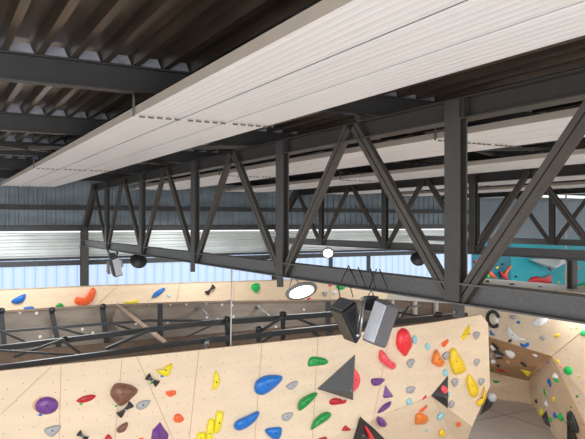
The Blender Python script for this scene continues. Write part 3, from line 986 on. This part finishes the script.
    ('climbing_hold', 'light blue hold right of the orange block', [(437.6, 416.6), (441, 412.4), (444.2, 414.6), (442, 419.2), (439, 420.2)], 'sky', o_()),
    ('climbing_hold', 'small orange hold at the seam right of the light blue one', [(456, 424.3), (459, 421.7), (461, 424.3), (458.3, 427.5)], 'orange', o_()),
    ('climbing_hold', 'yellow triangular hold at the bottom right of the wall', [(439, 433), (442, 429), (445.7, 434.6), (441, 437.2)], 'gold', o_()),
    ('climbing_hold', 'tiny light blue hold below the orange block', ell(426.6, 430.5, 1.3, 1.6), 'sky', o_()),
]
for nm, lb, pts, m, kw in FRONT:
    r = hold(nm, lb, pts, m, 'front', **kw)
    if 'red streak' in lb and r:
        hold('red_streak', None, [(362.5, 424), (366, 426), (373, 437), (376, 444), (370, 444), (364, 432)], 'red', 'front', h=.6, off=.03, parent=r, bolt=False)
        r['x'] = 0
        del r['x']
    if 'big grey triang' in lb: pass

# wooden backing of the purple disc
hold('hold_backing', 'beige wooden backing block visible at the left of the round purple disc', ell(44.0, 405, 11.8, 8.2, -8), 'beige', 'front', h=.12, bolt=False)

# black and white hold poking out from the right end of the wall
r0 = atY(486, 404, YW); c0 = atT(489, 402, r0.dot(FW) if False else (r0 - EYE).dot(FW) - .05)
rt = thing('climbing_hold', c0, 'black cone hold with pale round cap sticking out past the front wall right end', 'climbing hold', 'climbing holds bolted to the plywood walls')
mb = MB()
tt = (r0 - EYE).dot(FW)
b4 = [atT(479.5, 415.5, tt), atT(487.5, 396.5, tt), atT(494.5, 400, tt + .1), atT(491, 408, tt + .1)]
ap = atT(488, 403, tt - .12)
mb.add(b4 + [ap], [(0, 1, 4), (1, 2, 4), (2, 3, 4), (3, 0, 4), (3, 2, 1, 0)])
oo = mb.build('cone', M['hblack'], rt); recalc(oo)
mb = MB()
mb.lathe(atT(492, 397.5, tt), (.6, -.5, .35), [(.0, -.075)] + [(.088 * math.cos(a), .088 * math.sin(a)) for a in [math.radians(q) for q in range(-60, 91, 15)]], 16)
mb.build('cap', M['grey'], rt)

FAR = [
    ('blue triangular hold on the far plywood band, top left', [(11, 302), (15, 298), (25.5, 293.8), (24, 301), (17, 304)], 'blue', {}),
    ('small blue hold under the blue triangular one on the far band', [(24, 310), (25, 307), (33, 306.5), (34, 308.5), (30, 311)], 'blue', {}),
    ('green half-dome hold above the frame clamp on the far band', [(55.8, 308), (57, 304.5), (60, 303), (63, 304.5), (64.5, 308)], 'green', {}),
    ('orange banana-shaped hold on the far plywood band', [(74.3, 300), (77, 296.8), (83, 298.6), (88.5, 295), (92, 287.6), (96, 291), (92.5, 301), (84, 306), (75.5, 304)], 'orange', o_(h=.3)),
    ('yellow wedge hold low on the far plywood band', [(125, 301.3), (131, 301.6), (137.3, 299), (136.6, 303.4), (125.3, 303.8)], 'yellow', {}),
    ('long slanted blue hold on the far plywood band', [(151.8, 296.8), (155, 292), (163.5, 287.8), (165.2, 290), (159, 295.6), (153, 297.8)], 'blue', {}),
    ('tiny light blue hold beside the long slanted blue one', ell(168.6, 296, 2, 1, 35), 'sky', {}),
    ('thin purple strip hold at the lower rim of the far band', [(222.5, 301.2), (231, 299.8), (231.8, 301.4), (223, 302.2)], 'purple', {}),
    ('green drop hold on the far band, right of the rope', [(251, 287.4), (254, 283.5), (259.2, 283.6), (259.6, 289), (256, 293.2)], 'lime', {}),
    ('grey heart-shaped hold right of the glowing lamp', [(322, 292.5), (324, 291.8), (325, 292.6), (326.5, 291.8), (327.6, 293.4), (325, 297)], 'grey', {}),
    ('green hold just below the near truss chord, right of the lamp', [(336, 285.5), (341, 284), (346, 286), (344, 289), (339, 289.8)], 'lime', {}),
    ('tiny pink hold left of the green one below the near truss', ell(330, 285.4, 2, 1.2), 'pink', {}),
    ('white hold next to the grey heart on the far band', ell(334.5, 292.5, 3, 2), 'white', {}),
    ('small pink hold at the lower right of the glowing lamp', ell(309, 298.6, 2.2, 1.1, -20), 'pink', {}),
    ('red hold peeping under the near truss chord above the timber frame', ell(405, 296.3, 3.2, 1.4, 8), 'red', {}),
]
for lb, pts, m, kw in FAR:
    hold('climbing_hold', lb, pts, m, 'far', **kw)
hold('climbing_hold', 'black bone-shaped hold on the far plywood band', bone(206.3, 293.5, 214, 285.8, 2.4), 'hblack', 'far')

CAVE = [
    ('cave_up', 'white disc in the middle of the black ring hold', ell(496, 319.5, 2.6, 4.4, -20), 'white', o_(h=.35)),
    ('cave_up', 'round grey hold right of the black ring on the cave wall', [(509, 317), (511, 315.2), (515.5, 315.4), (516.5, 317.6), (513, 319.8)], 'grey', {}),
    ('cave_up', 'small blue hold below the round grey one on the cave wall', ell(518.3, 322.4, 2, 1.5), 'blue', {}),
    ('cave_up', 'white crescent hold in the middle of the upper cave wall', [(507, 326), (509.5, 327), (514, 332), (520, 337.4), (525.4, 340), (518, 341.6), (511, 339), (507.5, 334)], 'white', {}),
    ('cave_up', 'broad white hold directly under the near truss chord at right', [(531.3, 324), (536, 319), (542, 317), (548.6, 317), (547, 322), (541, 326.6), (534, 326)], 'white', {}),
    ('cave_up', 'blue ring-like hold near the lower edge of the upper cave wall', [(520, 343), (524, 344.6), (528.6, 342.4), (529, 345.6), (525, 347.6), (521, 346.4)], 'blue', {}),
    ('cave_up', 'grey cone hold centre right of the upper cave wall', [(539, 337.4), (541, 335.6), (545.6, 336), (545.4, 338.4), (542.4, 340.2)], 'grey', {}),
    ('cave_up', 'yellow hold right of the grey cone on the cave wall', [(553.4, 335.4), (557, 334), (559.6, 333.4), (559, 336.6), (555, 337.4)], 'gold', {}),
    ('cave_up', 'tiny yellow dot hold high at the right seam', ell(576.5, 328, 1.5, 1.2), 'gold', {}),
    ('cave_up', 'tiny yellow dot hold just above the tip of the cave overhang', ell(552.8, 348.2, 1.2, 1), 'gold', {}),
    ('cave_up', 'blue angular hold at the left end beside the front wall edge', [(489.5, 330.5), (491, 330.8), (493, 333.8), (495.2, 335), (490.6, 335.2)], 'blue', {}),
    ('cave_up', 'small black hold below the white crescent', [(508, 340.6), (511.2, 339), (511.6, 341), (509.6, 342.6)], 'hblack', {}),
    ('cave_up', 'small blue hold at the edge of the cave overhang', [(515, 346.2), (519, 347), (520.4, 348.4), (516, 348.4)], 'blue', {}),
    ('cave_right', 'bright green hold at the far right edge below the truss', ell(583.4, 333.2, 3.6, 3), 'lime', {}),
    ('cave_right', 'round green hold on the pale right face of the cave wall', [(563.4, 370), (566, 366.6), (570, 367), (572.6, 371), (570.4, 375), (565.4, 374)], 'lime', {}),
    ('cave_right', 'small green hold low on the pale right face', ell(577, 396.4, 1.6, 1.4), 'green', {}),
    ('cave_right', 'tiny yellow hold below the round green one on the right face', ell(569.6, 384.2, 1.4, 1.1), 'gold', {}),
    ('cave_right', 'tiny yellow hold at the rim of the right face, near the picture edge', ell(579, 376.6, 1.2, 1), 'gold', {}),
    ('cave_right', 'tiny pink hold left of the round green one', ell(560.4, 366.8, 1.0, .9), 'pink', {}),
    ('cave_right', 'small yellow hold at the top of the right face', [(555.6, 359.8), (557.6, 359.4), (559.8, 362.6), (558, 363.6)], 'gold', {}),
    ('cave_under', 'white wedge hold on the brown overhang', [(505, 350.4), (510, 350), (515.4, 353), (514.6, 357), (511.4, 358.6), (506.6, 354.6)], 'white', {}),
    ('cave_under', 'small white chip hold near the rim of the brown overhang', [(532, 354.6), (535, 353.8), (537.8, 356), (536, 357.2)], 'white', {}),
    ('cave_under', 'white hold upper left on the brown overhang, beside black ones', [(490, 346), (494, 345), (497, 348.4), (493, 350.4)], 'white', {}),
    ('cave_under', 'black knobbly hold upper left on the brown overhang', [(491, 342.6), (494, 344), (498.4, 348.6), (497.6, 350.6), (493, 346)], 'hblack', {}),
    ('cave_under', 'black curved hold below the white one at the overhang left', [(493, 351), (499, 350.6), (503.6, 353.4), (505.6, 356), (501, 355.4), (495, 353.6)], 'hblack', {}),
    ('cave_under', 'silver hold between the two black curved ones on the overhang', [(496, 353.8), (499, 353), (502, 355), (499, 357), (496, 356.6)], 'grey', {}),
    ('cave_under', 'black curved hold lower left of the white wedge', [(495, 357.4), (500, 357), (504, 356.6), (505, 358.6), (498, 359.4)], 'hblack', {}),
    ('cave_under', 'pale grey hold at the left end of the brown overhang', ell(491.6, 355, 2.2, 4), 'grey', {}),
    ('cave_under', 'white block hold at the far left of the overhang, below grey', ell(493.6, 361.6, 2.8, 2.4), 'white', {}),
    ('cave_under', 'small black round hold above the red one on the overhang', ell(498.3, 365.6, 2, 1.7), 'hblack', {}),
    ('cave_under', 'red slanted hold on the brown overhang', [(495.4, 368), (499, 367.8), (505.4, 371.2), (503, 372.6), (498.6, 371.4)], 'crimson', {}),
    ('cave_under', 'small dark green hold at the left end under the red one', ell(492.2, 369.4, 1.8, 1.2), 'green', {}),
    ('cave_under', 'beige chip hold in the middle of the brown overhang', [(506, 361), (508.6, 360.6), (510, 363), (508, 363.8)], 'beige', {}),
    ('cave_under', 'black and narrow hold right of centre on the brown overhang', [(520.4, 362), (523.4, 362.6), (526.8, 366), (525, 366.8), (521, 364.2)], 'hblack', {}),
    ('cave_under', 'yellow cone hold at the back of the brown overhang', [(519.4, 368.4), (526, 369.6), (532, 371), (530.6, 374), (527.6, 376.2), (523, 372)], 'yellow', {}),
    ('cave_back', 'curved green hold on the back wall inside the cave', [(493, 379.4), (495, 380.6), (498.8, 380.8), (499.6, 382.2), (496.4, 383.2), (493.6, 382)], 'green', {}),
    ('cave_in', 'tiny dark blue hold at the top of the inner cave face', ell(548.2, 362.6, 1.2, 1.1), 'blue', {}),
    ('cave_in', 'white hold topping a green one on the inner cave face', [(552.2, 377), (552.8, 374), (555.4, 373), (557.8, 375.4), (559.4, 378.4), (555.6, 378.6)], 'white', {}),
    ('cave_in', 'green hold directly beneath the white one on the inner cave face', [(552.6, 378), (556, 379), (559.6, 378.8), (559, 381.6), (556, 382.4)], 'lime', {}),
    ('cave_in', 'blue angular hold left of the white and green pair', [(546.6, 381.6), (549.4, 377.4), (550.4, 381), (552.2, 383), (550.2, 387.2), (548.4, 384)], 'blue', {}),
    ('cave_in', 'slim green and pale hold below the blue angular one', [(543, 389.2), (544.6, 388.2), (545.2, 392), (547.2, 396.6), (545, 396.2), (543.4, 392.6)], 'lime', {}),
    ('cave_in', 'tiny grey hold at the left of the inner cave face', ell(536, 389.4, 1.2, .9), 'grey', {}),
    ('cave_in', 'small black triangular hold by the inner left corner', [(534.6, 401.4), (536.4, 398.4), (538.2, 401.4), (537, 403.6)], 'hblack', {}),
    ('cave_in', 'white curved hold in the middle of the inner cave face', [(544.2, 403), (547, 400), (548, 403.6), (549.2, 406.8), (546, 406)], 'white', {}),
    ('cave_in', 'yellow stacked chip hold right of the slim green one', [(552.2, 397), (555.4, 396), (556, 398.6), (553, 402.4), (551.8, 400)], 'gold', {}),
    ('cave_in', 'yellow rounded hold touching the black faceted one', [(539, 412.4), (541, 408.6), (545, 409.6), (544.6, 414), (540.4, 416)], 'yellow', {}),
    ('cave_in', 'black faceted hold low on the inner cave face', [(542, 417), (546.2, 410.8), (551, 418), (552, 428.6), (546, 424)], 'hblack', o_(sharp=True, h=.35)),
    ('cave_in', 'green hold at the right edge of the black faceted one', ell(550.8, 419.2, 2.2, 2.8), 'lime', {}),
    ('cave_in', 'blue hold between the green ones low on the inner face', [(552.8, 414), (555, 411.4), (557.4, 415.6), (555.4, 418.4), (553.4, 417)], 'blue', {}),
    ('cave_in', 'green and white striped hold left of the big black oval', [(557.4, 417), (559.6, 412.8), (562.4, 413.6), (563.8, 418.6), (560.4, 421.4)], 'lime', {}),
    ('cave_in', 'big black oval hold at the lower right corner', [(566.6, 416), (569, 411), (573, 412), (577, 420), (579, 429.6), (577, 433.4), (571.4, 429), (567.4, 422)], 'hblack', o_(h=.35)),
    ('cave_in', 'small dark green hold above the big black oval', ell(571, 407, 1.1, 1.3), 'green', {}),
    ('ledge', 'black box lying on the pale ledge beside the near truss post', ell(487.5, 282.0, 2.4, 2), 'hblack', {}),
    ('ledge', 'black clamp lying on the pale ledge above the truss chord', ell(512, 284.6, 3, 1.3), 'hblack', {}),
    ('ledge', 'small black piece on the pale ledge, farther right', ell(540, 287, 2.2, .9), 'hblack', {}),
]
for key, lb, pts, m, kw in CAVE:
    nm = 'climbing_hold' if key != 'ledge' else 'ledge_fixing'
    hold(nm, lb, pts, m, key, cat='climbing hold' if key != 'ledge' else 'fixing', group=None if key != 'ledge' else 'black fixings lying on the ledge', **kw)

# black open ring hold on the upper cave wall
r = hit(494, 319, 'cave_up')
if r:
    t, c, nrm = r
    ring = []
    for i in range(19):
        a = math.radians(-20 + i * 300 / 18 + 60)
        x = 494 + 5.9 * math.cos(a) ; y = 319 + 7.4 * math.sin(a) + 1.2 * math.cos(a)
        d = ray(x, y).normalized()
        ring.append(EYE + d * ((c - EYE).dot(nrm) / d.dot(nrm)) + nrm * .02)
    mb = MB(); mb.tube(ring, .038, 10)
    tag(mb.build('climbing_hold', M['hblack']), 'black open ring-shaped hold beside the front wall edge', 'climbing hold', 'climbing holds bolted to the plywood walls')

# holds on the teal wall
for o, k in ((t1, 'teal'), (t2, 'teal')): regtris(k, o)
TEAL = [
    ('orange bar hold slanting up on the teal wall', [(502.6, 277), (505, 270.6), (510.4, 265.2), (511.4, 267), (507.6, 272), (505.4, 278.4)], 'orange', {}),
    ('orange wavy hold at the left of the teal wall', [(487, 270), (490.6, 270.6), (495, 276), (497.4, 278.4), (492, 277.6), (488, 274)], 'orange', {}),
    ('red slanted bar hold crossing the orange bar on the teal wall', [(499.4, 271.4), (501, 272), (508.6, 279), (505, 279.4), (500.6, 274.6)], 'red', {}),
    ('yellow hold above the red bar on the teal wall', [(495.4, 268), (497.4, 266.2), (499, 267.4), (496.6, 269)], 'gold', {}),
    ('green hold at the left end of the teal wall', ell(488.6, 276, 2.4, 2.4), 'lime', {}),
    ('pink hold between the near post and the diagonal', ell(475.4, 261.5, 1.8, 1.6), 'crimson', {}),
    ('small black hold at upper left of the teal wall', ell(502.6, 264.4, 1.4, 1), 'hblack', {}),
    ('small black hold right of the orange bar on the teal wall', ell(516, 276.6, 1.4, 1.2), 'hblack', {}),
    ('long lumpy red hold in the middle of the teal wall', [(528.4, 281), (531, 277.6), (538, 276.2), (543.6, 277.6), (548, 275.4), (551, 275), (551.8, 283), (540, 284), (529, 283)], 'crimson', o_(h=.3)),
    ('small red hold below the white volume on the teal wall', [(548.4, 267.6), (550, 267.2), (552.4, 270.4), (550, 270.4)], 'crimson', {}),
    ('yellow hold beside the white volume tip', ell(561.8, 262.8, 1.4, 1), 'gold', {}),
    ('yellow hold beside the pale rope on the teal wall', ell(565, 275.4, 1.2, 1.4), 'gold', {}),
    ('yellow hold low at the right of the lumpy red one', ell(559, 282, 1.1, 1), 'gold', {}),
    ('upper pink hold at the right edge of the teal wall', ell(578, 267.4, 1.3, 1.2), 'pink', {}),
    ('lower pink hold at the right edge of the teal wall', ell(578, 281.2, 1.2, 1), 'pink', {}),
    ('dark green mound hold at the right edge of the teal wall', [(577, 287), (579, 284.6), (584, 283), (590, 283), (590, 288)], 'green', {}),
]
for lb, pts, m, kw in TEAL:
    hold('climbing_hold', lb, pts, m, 'teal', group='climbing holds on the teal wall', bolt=False, **kw)


# ------------------------------------------------------------------ lamps
def lamp(c, nrm, R, label, lit, top):
    root = thing('high_bay_lamp', c, label, 'lamp', 'round high bay lamps hung from the trusses')
    nrm = Vector(nrm).normalized()
    mb = MB()
    mb.lathe(c, nrm, [(0, -R * .45), (R * .3, -R * .45), (R * .42, -R * .36), (R * .8, -R * .2), (R, -R * .08), (R, .0), (R * .97, .012), (R * .77, .008)], 32)
    mb.build('housing', M['black'] if not lit else M['lamprim'], root)
    mb = MB()
    mb.lathe(c, nrm, [(R * .78, .006), (R * .78, .001), (.0, .001)], 32)
    mb.build('diffuser', M['lamp'], root)
    mb = MB()
    back = Vector(c) - nrm * R * .45
    mb.tube([back, (back + Vector(top)) / 2 + Vector((0, 0, .02)), Vector(top)], .008, 6)
    mb.tube([Vector(c) - nrm * R * .25 + Vector((-.1, .1, .02)), Vector(top)], .006, 6)
    mb.build('bracket', M['galv'] if lit else M['black'], root)
    return root


c = atX(301.5, 291.5, 4.05)
D = (EYE - c).normalized()
lamp(c, D * .47 + (-UP * .9 + RT * .26) * .85, .205, 'glowing round lamp hanging below the nearest truss at centre', True, (4.09, c.y + .3, CZ - .70))
c = atX(328, 253, 10.7)
D = (EYE - c).normalized()
lamp(c, D * .85 - UP * .5, .19, 'bright round lamp glowing below the second truss, in front of the back wall', True, (10.69, c.y, CZ - .70))
c = atX(138.5, 261, 4.09)
lamp(c, -RT * .3 - UP * .55 + FW * .75, .19, 'black round lamp seen from behind under the far part of the nearest truss', False, (4.09, c.y, CZ - .70))
c = atX(418, 259, 10.69)
lamp(c, -RT * .0 - UP * .45 + FW * .85, .19, 'black round lamp seen from behind under the second truss beside the near post', False, (10.69, c.y, CZ - .70))


# ------------------------------------------------------------------ loudspeakers
def speaker(name, label, tops, bots, msides, back_b=None, grp='loudspeakers hung under the nearest truss'):
    """tops/bots: left, near, right, back corners as (px, py, t)"""
    T = [atT(*q) for q in tops]; B = [atT(*q) for q in bots]
    c = sum(T, Vector()) / 4
    root = thing(name, c, label, 'loudspeaker', grp)
    mb = MB(); mb.hexa(B, T)
    o = mb.build('cabinet', M[msides[0]], root); recalc(o)
    md = o.modifiers.new('bevel', 'BEVEL'); md.width = .018; md.segments = 2
    ctr = (sum(T, Vector()) + sum(B, Vector())) / 8

    def face(nm, q, m, k=.9, lift=.004):
        fc = sum(q, Vector()) / 4
        nn = (q[1] - q[0]).cross(q[3] - q[0]).normalized()
        if nn.dot(fc - ctr) < 0: nn = -nn
        mb = MB()
        a = [fc + (p - fc) * k + nn * .001 for p in q]; b = [p + nn * (lift + .004) for p in a]
        mb.hexa(a, b); oo = mb.build(nm, M[m], root); recalc(oo)
    face('side_panel' if msides[1] != 'black' else 'grille', [T[0], T[1], B[1], B[0]], msides[1])
    face('grille' if msides[1] != 'black' else 'side_panel', [T[1], T[2], B[2], B[1]], msides[2])
    face('top_panel', [T[0], T[1], T[2], T[3]], 'spkgrey' if msides[0] == 'black' else msides[0])
    return root, T, B


sp1, Ta, Ba = speaker('loudspeaker', 'black loudspeaker tilted down, left of the pair under the near truss',
                      [(329.5, 307.5, 6.8), (342, 312, 6.5), (356, 301, 6.8), (340, 297, 7.05)],
                      [(345, 340, 6.75), (357, 344.5, 6.5), (361.5, 337, 6.8), (350, 334, 7.05)], ('black', 'black', 'hblack'))
sp2, Tb, Bb = speaker('loudspeaker', 'silver-sided grey loudspeaker, right of the pair under the near truss',
                      [(376, 298.5, 6.65), (388, 304, 6.4), (398.8, 308.5, 6.6), (388, 301.5, 6.95)],
                      [(361.8, 340, 6.65), (374, 345, 6.4), (385.2, 349, 6.6), (374, 341, 6.95)], ('spkgrey', 'spklight', 'spkgrey'))
mb = MB()
ch = atT(366, 299, 6.75)
mb.tube([atT(365, 299, 6.7), atT(359.5, 336, 6.62)], .014, 8)
mb.tube([atT(363, 299, 6.72), atT(357, 330, 6.66)], .008, 8)
mb.box(ch.x - .05, ch.x + .05, ch.y - .03, ch.y + .03, ch.z - .02, ch.z + .02)
mb.build('mounting_bracket', M['galv'], sp2)
mb = MB()
mb.lathe(atT(357.8, 335.5, 6.45), -FW, [(0, 0), (.016, 0), (.016, .01), (.006, .012), (0, .012)], 12)
mb.build('bolt', M['galv'], sp2)
mb = MB(); a = atT(371, 301, 6.75); mb.box(a.x - .06, a.x + .06, a.y - .05, a.y + .05, a.z - .09, a.z + .05); mb.build('clamp_block', M['black'], sp2)
for pts in ([(340, 297.5), (337.8, 284.5)], [(353, 297), (350, 286)], [(366, 300), (371.5, 289.5)], [(376, 300), (370.5, 289)]):
    mb = MB(); p0 = atT(pts[0][0], pts[0][1], 6.8); p1 = atX(pts[1][0], pts[1][1], 4.0)
    mb.tube([p0, p1], .006, 6)
    mb.build('suspension_wire', M['chain'], sp1 if pts[0][0] < 360 else sp2)
# wires looped over the bottom chord of the near truss
for pts in ([(348.5, 265.6), (357, 284)], [(348.5, 265.6), (341, 282)], [(358, 267), (366, 287.5)], [(370.5, 268.5), (376, 289)], [(376.5, 269), (369, 288.5)], [(379.5, 269.2), (387.5, 288.6)]):
    mb = MB()
    p0 = atX(pts[0][0], pts[0][1], 3.985); p1 = atX(pts[1][0], pts[1][1], 3.985)
    mb.tube([p0, p1], .0065, 6)
    mb.build('looped_cable', M['black'], sp1 if pts[0][0] < 360 else sp2)

sp3, T_, B_ = speaker('loudspeaker', 'small silver loudspeaker in front of its twin, under the far part of the near truss',
                      [(108.6, 259, 16.4), (111.5, 259.4, 16.3), (119, 256.4, 16.4), (112, 256, 16.6)],
                      [(113, 276.4, 16.4), (116, 277.6, 16.3), (123.4, 275, 16.4), (118, 275, 16.6)], ('black', 'black', 'spklight'))
sp4, T_, B_ = speaker('loudspeaker', 'small pale loudspeaker behind its silver twin at the far left of the truss',
                      [(107, 262, 16.9), (109, 262, 16.8), (122, 259, 16.9), (117, 257, 17.1)],
                      [(106.6, 272.6, 16.9), (109, 275, 16.8), (124, 266, 16.9), (118, 271, 17.1)], ('spkgrey', 'spkgrey', 'spklight'))
mb = MB(); mb.tube([atT(112, 258, 16.5), atT(107, 249.5, 16.5)], .02, 6); mb.tube([atT(116, 258, 16.5), atT(118, 251, 16.5)], .02, 6)
a = atT(112, 256, 16.5); mb.box(a.x - .08, a.x + .08, a.y - .06, a.y + .06, a.z - .05, a.z + .08); mb.build('mounting_bracket', M['black'], sp3)
mb = MB(); mb.tube([atT(118, 258, 16.9), atT(116, 250.5, 16.7)], .015, 6); mb.build('suspension_wire', M['chain'], sp4)

# ------------------------------------------------------------------ light
wd = bpy.data.worlds.new('world'); S.world = wd; wd.use_nodes = True
bg = wd.node_tree.nodes['Background']
bg.inputs['Color'].default_value = (.955, .98, 1.0, 1)
bg.inputs['Strength'].default_value = 1.5


def area(name, loc, size, energy, direction, col=(.97, .985, 1)):
    d = bpy.data.lights.new(name, 'AREA'); d.shape = 'RECTANGLE'; d.size = size[0]; d.size_y = size[1]; d.energy = energy; d.color = col
    o = bpy.data.objects.new(name, d); COL.objects.link(o); o.location = loc
    o.rotation_euler = Vector(direction).to_track_quat('-Z', 'Y').to_euler()
    return o


# unseen fill lights added above the mats, pointing down
for i, (x, y, zz, k) in enumerate([(1.5, 4.5, .75, 1), (6.8, 4.5, .75, 1), (14, 4, .75, 1), (10.4, 7.4, 1.5, .55), (7.5, 12.6, .8, .7), (2, 12.5, .8, .8), (7.5, 18, .2, 1), (2, 18, .2, 1), (15, 17, .2, 1), (21, 17, .2, 1.2), (25, 13, .2, 1), (13, 10.8, .3, .3)]):
    area('added_fill_light', (x, y, CZ - zz), (1.5, 1.5), 125 * k, (0, .12, -1))
# broad unseen area light behind the viewer, aimed into the hall
area('rear_area_light', (-3, -5, 3.4), (9, 4), 700, (.45, 1, .0), (1, .99, .98))

S.view_settings.view_transform = 'Standard'
S.view_settings.look = 'None'
S.view_settings.exposure = 0
S.view_settings.gamma = 1
